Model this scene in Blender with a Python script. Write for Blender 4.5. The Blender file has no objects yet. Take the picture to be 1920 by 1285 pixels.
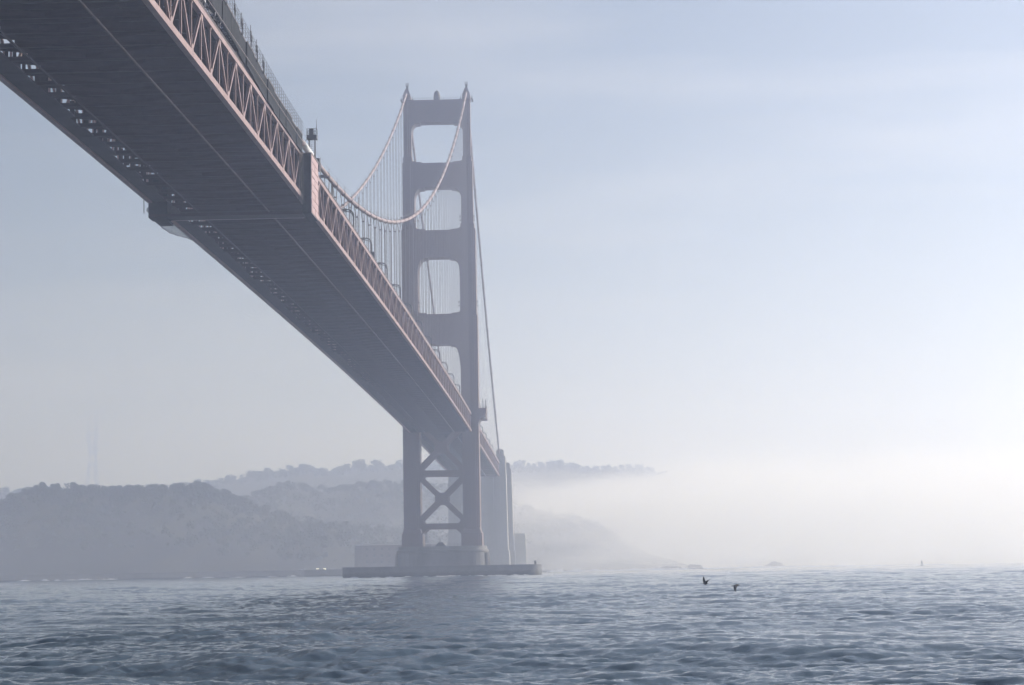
import bpy, bmesh, math, random
import numpy as np
from mathutils import Vector, Matrix
random.seed(7); rng = np.random.default_rng(11)
R = math.radians
SC = bpy.context.scene
COL = SC.collection

# ------------------------------------------------------------------ camera
CAM = Vector((63.666, -400.045, 2.987)); F_PX = 4318.9; YAW, PITCH, ROLL = -0.029853, 0.097859, -0.016844
fw = Vector((math.sin(YAW)*math.cos(PITCH), math.cos(YAW)*math.cos(PITCH), math.sin(PITCH)))
rt = Vector((math.cos(YAW), -math.sin(YAW), 0)); up = rt.cross(fw)
r2 = math.cos(ROLL)*rt + math.sin(ROLL)*up; u2 = -math.sin(ROLL)*rt + math.cos(ROLL)*up
cd = bpy.data.cameras.new('camera'); cam = bpy.data.objects.new('camera', cd); COL.objects.link(cam)
cd.sensor_width = 36; cd.lens = F_PX/1920*36; cd.clip_start = 1; cd.clip_end = 40000
cam.matrix_world = Matrix(((r2.x, u2.x, -fw.x, CAM.x), (r2.y, u2.y, -fw.y, CAM.y), (r2.z, u2.z, -fw.z, CAM.z), (0, 0, 0, 1)))
SC.camera = cam

# ------------------------------------------------------------------ sky, sun, exposure
SUN_AZ, SUN_EL = R(56), R(29)          # azimuth from +Y (down the bridge) towards +X (seaward, right)
SUN_STRENGTH, SKY_STRENGTH, EXPOSURE = 5.0, 0.042, 0.31
HAZE_DENSITY, HAZE_G = 0.00045, 0.61
world = bpy.data.worlds.new('World'); SC.world = world; world.use_nodes = True
nt = world.node_tree; nt.nodes.clear()
sky = nt.nodes.new('ShaderNodeTexSky'); sky.sky_type = 'NISHITA'; sky.sun_disc = False
sky.sun_elevation = SUN_EL; sky.sun_rotation = SUN_AZ; sky.altitude = 0; sky.air_density = 1.0; sky.dust_density = 0.2; sky.ozone_density = 3.0
tc = nt.nodes.new('ShaderNodeTexCoord'); mp = nt.nodes.new('ShaderNodeMapping'); mp.inputs['Scale'].default_value = (2.2, 2.2, 16)
mp.inputs['Rotation'].default_value = (0, R(3), 0)
nz = nt.nodes.new('ShaderNodeTexNoise'); nz.inputs['Scale'].default_value = 1.6; nz.inputs['Detail'].default_value = 7; nz.inputs['Roughness'].default_value = .55
cr = nt.nodes.new('ShaderNodeValToRGB'); cr.color_ramp.elements[0].position = .46; cr.color_ramp.elements[1].position = .78
cr.color_ramp.elements[0].color = (0, 0, 0, 1); cr.color_ramp.elements[1].color = (.24, .24, .24, 1)
mx = nt.nodes.new('ShaderNodeMix'); mx.data_type = 'RGBA'; mx.inputs['B'].default_value = (24, 23, 23.5, 1)
bg = nt.nodes.new('ShaderNodeBackground'); bg.inputs['Strength'].default_value = SKY_STRENGTH
wo = nt.nodes.new('ShaderNodeOutputWorld')
nt.links.new(tc.outputs['Generated'], mp.inputs['Vector']); nt.links.new(mp.outputs[0], nz.inputs['Vector'])
nt.links.new(nz.outputs['Fac'], cr.inputs['Fac']); nt.links.new(cr.outputs['Color'], mx.inputs['Factor'])
nt.links.new(sky.outputs[0], mx.inputs['A']); nt.links.new(mx.outputs['Result'], bg.inputs['Color']); nt.links.new(bg.outputs[0], wo.inputs[0])
sl = bpy.data.lights.new('sun', 'SUN'); sl.energy = SUN_STRENGTH; sl.angle = R(0.6); sl.color = (1, .953, .94)
so = bpy.data.objects.new('sun', sl); COL.objects.link(so)
sdir = Vector((math.sin(SUN_AZ)*math.cos(SUN_EL), math.cos(SUN_AZ)*math.cos(SUN_EL), math.sin(SUN_EL)))
so.rotation_euler = sdir.to_track_quat('Z', 'Y').to_euler()
SC.view_settings.view_transform = 'Standard'; SC.view_settings.look = 'None'; SC.view_settings.gamma = 1
SC.view_settings.exposure = EXPOSURE; SC.view_settings.use_curve_mapping = False
SC.render.engine = 'CYCLES'
cy = SC.cycles; cy.use_denoising = True; cy.volume_bounces = 4; cy.max_bounces = 8; cy.diffuse_bounces = 2; cy.glossy_bounces = 2
cy.transmission_bounces = 2; cy.transparent_max_bounces = 12; cy.sample_clamp_indirect = 6; cy.volume_max_steps = 64; cy.volume_step_rate = 2.0

# ------------------------------------------------------------------ materials
def new_mat(name):
    m = bpy.data.materials.new(name); m.use_nodes = True
    return m, m.node_tree, m.node_tree.nodes['Principled BSDF']
def mat(name, c1, c2, rough=.6, scale=.4, detail=6, metallic=0, stretch=(1, 1, 1), bump=0, spec=.5):
    m, t, b = new_mat(name)
    co = t.nodes.new('ShaderNodeNewGeometry'); ma = t.nodes.new('ShaderNodeMapping'); ma.inputs['Scale'].default_value = stretch
    n = t.nodes.new('ShaderNodeTexNoise'); n.inputs['Scale'].default_value = scale; n.inputs['Detail'].default_value = detail; n.inputs['Roughness'].default_value = .65
    r = t.nodes.new('ShaderNodeValToRGB'); r.color_ramp.elements[0].position = .32; r.color_ramp.elements[1].position = .68
    r.color_ramp.elements[0].color = (*c1, 1); r.color_ramp.elements[1].color = (*c2, 1)
    t.links.new(co.outputs['Position'], ma.inputs['Vector']); t.links.new(ma.outputs[0], n.inputs['Vector'])
    t.links.new(n.outputs['Fac'], r.inputs['Fac']); t.links.new(r.outputs[0], b.inputs['Base Color'])
    b.inputs['Roughness'].default_value = rough; b.inputs['Metallic'].default_value = metallic; b.inputs['Specular IOR Level'].default_value = spec
    if bump:
        bp = t.nodes.new('ShaderNodeBump'); bp.inputs['Strength'].default_value = bump; bp.inputs['Distance'].default_value = .3
        t.links.new(n.outputs['Fac'], bp.inputs['Height']); t.links.new(bp.outputs[0], b.inputs['Normal'])
    return m
M = {}
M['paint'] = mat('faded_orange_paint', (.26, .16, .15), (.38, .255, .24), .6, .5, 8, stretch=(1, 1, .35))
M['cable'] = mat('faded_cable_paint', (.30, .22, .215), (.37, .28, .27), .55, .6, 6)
M['rope'] = mat('weathered_wire_rope', (.11, .085, .085), (.17, .135, .13), .6, 1.5)
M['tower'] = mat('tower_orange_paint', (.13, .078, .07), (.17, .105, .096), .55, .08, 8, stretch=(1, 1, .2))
M['steel'] = mat('grimy_shade_darkened_steel', (.030, .019, .021), (.056, .037, .039), .8, .5, 6)  # grime, darkened further so the underdeck shade sits in the colour
M['rail_steel'] = mat('worn_rail_steel', (.20, .16, .158), (.30, .25, .24), .5, .6)
M['under_rail'] = mat('dull_rail_steel', (.065, .05, .05), (.11, .085, .083), .55, .6)
M['dark_steel'] = mat('dark_painted_steel', (.05, .05, .055), (.09, .085, .085), .55, .8)
M['asphalt'] = mat('asphalt', (.04, .04, .042), (.07, .07, .07), .9, 1.2)
M['concrete'] = mat('sea_stained_concrete', (.15, .145, .135), (.24, .23, .21), .85, .12, 8, stretch=(1, 1, .3), bump=.3)
M['pale_concrete'] = mat('pale_concrete', (.34, .32, .28), (.46, .43, .38), .85, .1, 8, stretch=(1, 1, .25))
M['cream'] = mat('cream_plaster', (.52, .49, .40), (.64, .60, .50), .85, .2, 6)
M['fender'] = mat('wet_dark_concrete', (.08, .08, .078), (.15, .145, .14), .7, .3, 8, stretch=(1, 1, .4), bump=.3)
def tide_band(m, z0, z1, col):
    t = m.node_tree; b = t.nodes['Principled BSDF']; src = b.inputs['Base Color'].links[0].from_socket
    g = t.nodes.new('ShaderNodeNewGeometry'); s_ = t.nodes.new('ShaderNodeSeparateXYZ'); t.links.new(g.outputs['Position'], s_.inputs[0])
    n = t.nodes.new('ShaderNodeTexNoise'); n.inputs['Scale'].default_value = .5; n.inputs['Detail'].default_value = 6; t.links.new(g.outputs['Position'], n.inputs['Vector'])
    a = t.nodes.new('ShaderNodeMath'); a.operation = 'MULTIPLY_ADD'; a.inputs[1].default_value = -2.5; t.links.new(n.outputs['Fac'], a.inputs[0]); t.links.new(s_.outputs['Z'], a.inputs[2])
    r = t.nodes.new('ShaderNodeMapRange'); r.inputs['From Min'].default_value = z0-1.25; r.inputs['From Max'].default_value = z1-1.25; r.inputs['To Min'].default_value = 1; r.inputs['To Max'].default_value = 0
    t.links.new(a.outputs[0], r.inputs['Value']); x = t.nodes.new('ShaderNodeMix'); x.data_type = 'RGBA'; x.inputs['B'].default_value = (*col, 1)
    t.links.new(r.outputs[0], x.inputs['Factor']); t.links.new(src, x.inputs['A']); t.links.new(x.outputs['Result'], b.inputs['Base Color'])
tide_band(M['fender'], 1.6, 2.6, (.03, .034, .022)); tide_band(M['concrete'], 2.2, 3.6, (.045, .048, .034))
M['tarp'] = mat('dark_grey_tarpaulin', (.028, .031, .034), (.055, .058, .062), .95, .7, 5, bump=.4, spec=.08)
M['wire'] = mat('galvanised_wire', (.16, .16, .17), (.26, .26, .27), .45, 2, metallic=.6)
M['panel'] = mat('dusty_pink_panel', (.42, .27, .26), (.50, .34, .33), .6, .7, 6)
M['white'] = mat('white_paint', (.70, .69, .67), (.80, .79, .77), .45, 1)
M['brick'] = mat('old_red_brick', (.11, .08, .07), (.17, .125, .11), .9, .5, 8)
M['rock'] = mat('wet_rock', (.05, .045, .04), (.13, .12, .105), .7, .35, 8, bump=.8)
M['ground'] = mat('coastal_scrub_ground', (.03, .035, .024), (.06, .056, .038), .95, .03, 9, bump=.4)
M['foliage'] = mat('cypress_foliage', (.025, .038, .02), (.065, .082, .04), .8, .25, 5)
M['bark'] = mat('bark', (.05, .04, .03), (.1, .08, .06), .9, 1)
M['foam'] = mat('sea_foam', (.62, .64, .65), (.85, .86, .86), .9, .5, 6)
M['feather'] = mat('black_feather', (.012, .012, .014), (.03, .028, .028), .6, 6)
M['gull'] = mat('grey_white_feather', (.25, .25, .26), (.5, .5, .5), .7, 6)
M['buoy'] = mat('weathered_buoy_paint', (.05, .07, .06), (.10, .12, .10), .6, 1)
M['glass'] = mat('dark_glass', (.02, .025, .03), (.03, .035, .04), .1, 1)
M['car_paint'] = mat('silver_car_paint', (.35, .36, .37), (.42, .43, .44), .3, 1, metallic=.4)
M['rubber'] = mat('rubber', (.02, .02, .02), (.03, .03, .03), .8, 3)
m, t, b = new_mat('glowing_sun_glint'); b.inputs['Emission Color'].default_value = (1, .93, .72, 1); b.inputs['Emission Strength'].default_value = 14; M['sun_glint'] = m  # added glow standing in for sunlight glinting off the cars
m, t, b = new_mat('thin_white_netting')   # woven net: half of it is holes
b.inputs['Base Color'].default_value = (.62, .64, .66, 1); b.inputs['Roughness'].default_value = .9; b.inputs['Alpha'].default_value = .42; M['net'] = m

def water_material():
    m, t, b = new_mat('sea_water'); N = t.nodes.new; Lk = t.links.new
    b.inputs['Roughness'].default_value = .09; b.inputs['IOR'].default_value = 1.333
    g = N('ShaderNodeNewGeometry')
    ma = N('ShaderNodeMapping'); ma.inputs['Rotation'].default_value = (0, 0, R(20)); ma.inputs['Scale'].default_value = (1, 1.9, 1)
    Lk(g.outputs['Position'], ma.inputs['Vector'])
    n1 = N('ShaderNodeTexNoise'); n1.inputs['Scale'].default_value = 2.6; n1.inputs['Detail'].default_value = 6; n1.inputs['Roughness'].default_value = .6
    n2 = N('ShaderNodeTexNoise'); n2.inputs['Scale'].default_value = .018; n2.inputs['Detail'].default_value = 4
    Lk(ma.outputs[0], n1.inputs['Vector']); Lk(g.outputs['Position'], n2.inputs['Vector'])
    bp = N('ShaderNodeBump'); bp.inputs['Distance'].default_value = .055; bp.inputs['Strength'].default_value = .8
    Lk(n1.outputs['Fac'], bp.inputs['Height']); Lk(bp.outputs[0], b.inputs['Normal'])
    r = N('ShaderNodeValToRGB'); r.color_ramp.elements[0].position = .35; r.color_ramp.elements[1].position = .65
    r.color_ramp.elements[0].color = (.064, .102, .138, 1); r.color_ramp.elements[1].color = (.084, .124, .162, 1)
    Lk(n2.outputs['Fac'], r.inputs['Fac']); Lk(r.outputs[0], b.inputs['Base Color'])
    return m
M['water'] = water_material()

# ------------------------------------------------------------------ helpers
def tag(o, label=None, cat=None, group=None, kind=None):
    if label: o['label'] = label
    if cat: o['category'] = cat
    if group: o['group'] = group
    if kind: o['kind'] = kind
    return o
def empty(name, loc=(0, 0, 0), label=None, cat=None, group=None):
    o = bpy.data.objects.new(name, None); o.empty_display_size = 1; COL.objects.link(o); o.location = loc
    return tag(o, label, cat, group)
def add(name, mesh, parent=None, loc=(0, 0, 0)):
    o = bpy.data.objects.new(name, mesh); COL.objects.link(o); o.location = loc
    if parent is not None: o.parent = parent
    return o
class MB:
    def __init__(s): s.v = []; s.f = []
    def quadring(s, rings, closed=True, caps=True):
        base = len(s.v); n = len(rings[0])
        for r in rings: s.v += [tuple(p) for p in r]
        for i in range(len(rings)-1):
            for j in range(n if closed else n-1):
                k = (j+1) % n
                s.f.append((base+i*n+j, base+i*n+k, base+(i+1)*n+k, base+(i+1)*n+j))
        if caps and closed:
            s.f.append(tuple(base+j for j in reversed(range(n)))); e = base+(len(rings)-1)*n
            s.f.append(tuple(e+j for j in range(n)))
        return s
    def box(s, x0, x1, y0, y1, z0, z1):
        return s.quadring([[(x0, y0, z0), (x1, y0, z0), (x1, y1, z0), (x0, y1, z0)], [(x0, y0, z1), (x1, y0, z1), (x1, y1, z1), (x0, y1, z1)]])
    def taper(s, b0, b1):   # two rects (x0,x1,y0,y1,z)
        q = lambda r: [(r[0], r[2], r[4]), (r[1], r[2], r[4]), (r[1], r[3], r[4]), (r[0], r[3], r[4])]
        return s.quadring([q(b0), q(b1)])
    def beam(s, a, b_, w, h):
        a = Vector(a); b_ = Vector(b_); d = (b_-a).normalized()
        u = d.cross(Vector((0, 0, 1)));
        if u.length < 1e-4: u = Vector((1, 0, 0))
        u.normalize(); v = u.cross(d)
        q = [u*(-w/2)+v*(-h/2), u*(w/2)+v*(-h/2), u*(w/2)+v*(h/2), u*(-w/2)+v*(h/2)]
        return s.quadring([[a+x for x in q], [b_+x for x in q]])
    def tube(s, pts, rad, n=8, caps=True):
        pts = [Vector(p) for p in pts]; rs = rad if hasattr(rad, '__len__') else [rad]*len(pts); rings = []
        for i, p in enumerate(pts):
            d = (pts[min(i+1, len(pts)-1)]-pts[max(i-1, 0)]).normalized()
            u = d.cross(Vector((0, 0, 1)));
            if u.length < 1e-4: u = d.cross(Vector((0, 1, 0)))
            u.normalize(); v = u.cross(d)
            rings.append([p+(u*math.cos(2*math.pi*k/n)+v*math.sin(2*math.pi*k/n))*rs[i] for k in range(n)])
        return s.quadring(rings, True, caps)
    def lathe(s, prof, n=16, c=(0, 0)):
        return s.quadring([[(c[0]+r*math.cos(2*math.pi*k/n), c[1]+r*math.sin(2*math.pi*k/n), z) for k in range(n)] for r, z in prof])
    def prism_y(s, poly, y0, y1):   # polygon in XZ extruded along Y
        return s.quadring([[(x, y0, z) for x, z in poly], [(x, y1, z) for x, z in poly]])
    def mesh(s, name, material, smooth=False):
        me = bpy.data.meshes.new(name); me.from_pydata(s.v, [], s.f)
        bm = bmesh.new(); bm.from_mesh(me); bmesh.ops.recalc_face_normals(bm, faces=bm.faces); bm.to_mesh(me); bm.free()
        me.materials.append(material)
        if smooth: me.polygons.foreach_set('use_smooth', [True]*len(me.polygons))
        return me
    def build(s, name, material, parent=None, smooth=False, loc=(0, 0, 0)):
        return add(name, s.mesh(name, material, smooth), parent, loc)
# unit rolled section (I shape) along Z, one metre long, one metre deep, shared by every member of one material
_unit = {}
def unit_mesh(material, kind='i'):
    k = (material.name, kind)
    if k not in _unit:
        b = MB()
        if kind == 'i':
            p = [(-.5, -.5), (.5, -.5), (.5, -.36), (.12, -.36), (.12, .36), (.5, .36), (.5, .5), (-.5, .5), (-.5, .36), (-.12, .36), (-.12, -.36), (-.5, -.36)]
        elif kind == 'rope':
            p = [(.5*math.cos(a*math.pi/3), .5*math.sin(a*math.pi/3)) for a in range(6)]
        else: p = [(-.5, -.5), (.5, -.5), (.5, .5), (-.5, .5)]
        b.quadring([[(x, y, -.5) for x, y in p], [(x, y, .5) for x, y in p]])
        _unit[k] = b.mesh('rolled_section', material)
    return _unit[k]
def member(name, a, b_, w, h, material, parent, kind='i'):
    a = Vector(a); b_ = Vector(b_); d = b_-a; ln = d.length; z = d/ln
    x = z.cross(Vector((1, 0, 0)) if abs(z.x) < .9 else Vector((0, 0, 1))).normalized(); y = z.cross(x)
    o = bpy.data.objects.new(name, unit_mesh(material, kind)); COL.objects.link(o); o.parent = parent
    mm = Matrix((x*w, y*h, z*ln)).transposed().to_4x4(); mm.translation = (a+b_)/2
    o.matrix_local = mm
    return o

# ------------------------------------------------------------------ bridge geometry
TX, P, NT = 13.7, 7.62, 84                      # truss offset, panel length, tower at panel 84
YT = NT*P
def zb(y): return 70.405-5.659*(y/640)**2 if y <= YT else 64.75-.0203*(y-YT)
def ztop(y): return zb(y)+7.62
def zcab(y):
    if y <= YT: return 80.84+(221.74-80.84)*(y/YT)**2
    t = (y-YT)/(978-YT); return 221.74*(1-t)+72.0*t-26*t*(1-t)
N0 = -33                                        # first panel north of the picture's edge
def poly_along(y0, y1, x, dz, n=1): return [(x, y0+(y1-y0)*i/n, zb(y0+(y1-y0)*i/n)+dz) for i in range(n+1)]
def swept_box(pts, w, h):
    b = MB(); rings = []
    for x, y, z in pts: rings.append([(x-w/2, y, z-h/2), (x+w/2, y, z-h/2), (x+w/2, y, z+h/2), (x-w/2, y, z+h/2)])
    return b.quadring(rings)

# gussets are plates in the plane of the truss (YZ): swap the axes
def plate_mesh(poly, th, material, name):
    b = MB(); b.quadring([[(-th/2, u, v) for u, v in poly], [(th/2, u, v) for u, v in poly]]); return b.mesh(name, material)
G_LOW = plate_mesh([(-1.15, -.3), (1.15, -.3), (1.0, .45), (.35, 1.55), (-.35, 1.55), (-1.0, .45)], .5, M['paint'], 'gusset_low')
G_TOP = plate_mesh([(-1.05, .25), (-.9, -.4), (-.32, -1.35), (.32, -1.35), (.9, -.4), (1.05, .25)], .5, M['paint'], 'gusset_top')
G_MID = plate_mesh([(-.5, -.3), (.5, -.3), (.35, .7), (-.35, .7)], .46, M['paint'], 'gusset_small')

def truss(sx, n0, n1, label):
    t = empty('stiffening_truss', (sx*TX, n0*P, zb(n0*P)), label, 'truss', 'steel trusses along the bridge deck')
    L0 = Vector(t.location); loc = lambda y, dz: Vector((0, y-L0.y, zb(y)+dz-L0.z))
    npan = n1-n0
    def chord(name, dz, w, h):
        pts = [loc((n0+i)*P, dz) for i in range(npan+1)]
        return swept_box(pts, w, h).build(name, M['paint'], t)
    bc = chord('bottom_chord', .0, .8, .92); tc_ = chord('top_chord', 7.62, .75, .78)
    for i in range(npan+1):
        y = (n0+i)*P
        member('vertical', loc(y, .35), loc(y, 7.3), .34, .30, M['paint'], t)
        low = (n0+i) % 2 == 0
        g = add('gusset', G_LOW if low else G_MID, bc, loc(y, 0)); g2 = add('gusset', G_MID if low else G_TOP, tc_, loc(y, 7.62))
        if low: g2.rotation_euler = (math.pi, 0, 0)
        if i < npan:
            y2 = y+P
            a, b_ = (loc(y, .3), loc(y2, 7.3)) if low else (loc(y, 7.3), loc(y2, .3))
            member('diagonal', a, b_, .44, .36, M['paint'], t)
    return t
NP = 127                                        # pylon end of the side span
truss(1, N0, NT-1, 'sunlit seaward truss of the main span, pale bottom chord facing the open sea')
truss(-1, N0, NT-1, 'shadowed landward truss of the main span along its lower left edge')
truss(1, NT+1, NP, 'short hazy seaward truss between the tall tower and the concrete pylons')
truss(-1, NT+1, NP, 'short hazy landward truss behind the tall tower, seen through its cross bracing')

def deck(n0, n1, label, full):
    y0, y1 = n0*P, n1*P
    t = empty('bridge_deck', (0, y0, zb(y0)), label, 'bridge deck', 'roadway decks of the bridge'); L0 = Vector(t.location)
    n = n1-n0; loc = lambda x, y, dz: Vector((x, y-L0.y, zb(y)+dz-L0.z))
    def strip(name, x0, x1, d0, d1, material, step=1):
        b = MB(); b.quadring([[loc(x0, (n0+i)*P, d0), loc(x1, (n0+i)*P, d0), loc(x1, (n0+i)*P, d1), loc(x0, (n0+i)*P, d1)] for i in range(0, n+1, step)])
        return b.build(name, material, t)
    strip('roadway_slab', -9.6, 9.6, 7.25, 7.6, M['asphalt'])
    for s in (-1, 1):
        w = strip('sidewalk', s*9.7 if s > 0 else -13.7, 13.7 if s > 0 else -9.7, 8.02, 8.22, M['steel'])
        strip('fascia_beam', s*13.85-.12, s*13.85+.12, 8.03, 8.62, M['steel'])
        # picket railing: posts and pickets too fine to pick apart, with a top rail
        b = MB()
        for i in range(n*2+1):
            y = y0+i*P/2
            p = loc(s*13.3, y, 8.22); b.box(p.x-.05, p.x+.05, p.y-.07, p.y+.07, p.z, p.z+1.25)
        for i in range(n):
            for dz in (.6, 1.22):
                b.beam(loc(s*13.3, y0+i*P, 8.22+dz), loc(s*13.3, y0+(i+1)*P, 8.22+dz), .06, .07)
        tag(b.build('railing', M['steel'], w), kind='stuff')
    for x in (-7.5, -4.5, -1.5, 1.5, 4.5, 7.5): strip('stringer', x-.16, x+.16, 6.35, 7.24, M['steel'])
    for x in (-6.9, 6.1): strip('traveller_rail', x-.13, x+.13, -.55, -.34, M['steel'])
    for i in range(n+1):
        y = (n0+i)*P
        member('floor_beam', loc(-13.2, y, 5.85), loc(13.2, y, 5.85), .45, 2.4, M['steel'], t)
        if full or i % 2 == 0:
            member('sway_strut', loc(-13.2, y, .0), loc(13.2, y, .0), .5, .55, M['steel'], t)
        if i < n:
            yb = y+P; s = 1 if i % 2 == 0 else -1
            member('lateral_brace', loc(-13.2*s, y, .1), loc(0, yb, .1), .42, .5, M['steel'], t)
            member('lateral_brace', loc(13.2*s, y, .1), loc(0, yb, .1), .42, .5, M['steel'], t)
    # inspection walkway planked along the landward chord
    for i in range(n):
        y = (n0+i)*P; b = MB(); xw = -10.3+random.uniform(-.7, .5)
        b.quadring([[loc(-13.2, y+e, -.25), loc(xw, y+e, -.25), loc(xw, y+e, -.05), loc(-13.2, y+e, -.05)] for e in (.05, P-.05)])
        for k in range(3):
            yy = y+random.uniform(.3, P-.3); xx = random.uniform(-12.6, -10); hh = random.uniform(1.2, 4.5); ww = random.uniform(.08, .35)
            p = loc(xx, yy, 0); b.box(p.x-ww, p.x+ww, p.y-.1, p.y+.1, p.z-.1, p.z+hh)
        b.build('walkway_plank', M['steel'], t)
    return t
deck(N0, NT-1, 'dark underside of the main span deck with floor beams crossing it', True)
deck(NT+1, NP, 'hazy roadway deck running from the tall tower to the pylons', False)

# ------------------------------------------------------------------ main cables
def band_mesh():
    b = MB(); b.tube([(0, -.4, 0), (0, -.36, 0), (0, .36, 0), (0, .4, 0)], [.5, .57, .57, .5], 14)
    b.box(-.1, .1, -.36, .36, .52, .72); b.box(-.1, .1, -.36, .36, -.74, -.52)
    for s in (-1, 1): b.tube([(s*.42, 0, .3), (s*.46, 0, 1.35)], .035, 5)
    return b.mesh('cable_band', M['tower'], False)
BAND = band_mesh()
def cable(sx, label):
    t = empty('main_cable', (sx*TX, YT, zcab(YT)), label, 'cable', 'main suspension cables'); L0 = Vector(t.location)
    ys = list(np.linspace(N0*P, YT-4, 150))+list(np.linspace(YT, 978, 60))
    MB().tube([Vector((0, y-L0.y, zcab(y)-L0.z)) for y in ys], .47, 16).build('cable', M['cable'], t, True)
    k = -16
    while True:
        y = k*2*P+P; k += 1
        if y > 965: break
        if y < N0*P+5 or abs(y-YT) < 9: continue
        z = zcab(y); sl_ = math.atan2(zcab(y+.5)-zcab(y-.5), 1)
        o = add('cable_band', BAND, t, (0, y-L0.y, z-L0.z)); o.rotation_euler = (sl_, 0, 0)
        zd = ztop(y)+.1
        if y > YT:
            for s in (-1, 1): MB().tube([(s*.4, 0, 0), (s*.2, 0, min(zd-z, -.3))], .03, 5).build('suspender', M['rope'], t, loc=(0, y-L0.y, z-L0.z))
        elif z-zd > 4.2:
            for s in (-1, 1):
                b = MB(); b.tube([(s*.5, 0, 0), (s*.44, 0, -.6), (s*.2, 0, -2.6)], .08, 5); b.tube([(s*.2, 0, -2.55), (s*.2, 0, zd-z)], .085, 5)
                b.build('suspender', M['rope'], t, loc=(0, y-L0.y, z-L0.z))
            MB().box(-.34, .34, -.12, .12, -2.75, -2.5).build('spreader_clamp', M['rope'], t, loc=(0, y-L0.y, z-L0.z))
        elif z-zd > .8:
            for s in (-1, 1):
                MB().tube([(s*.5, 0, 0), (s*.3, 0, zd-z)], .07, 5).build('suspender', M['rope'], t, loc=(0, y-L0.y, z-L0.z))
    for s in (-1, 1):     # hand ropes
        b = MB(); b.tube([Vector((s*.46, y-L0.y, zcab(y)-L0.z+1.3)) for y in ys[::3]], .022, 4); b.build('hand_rope', M['wire'], t)
    return t
cable(1, 'seaward main cable, pale and sunlit, dipping low then climbing to the right tower leg')
cable(-1, 'landward main cable climbing to the left tower leg')

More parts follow.
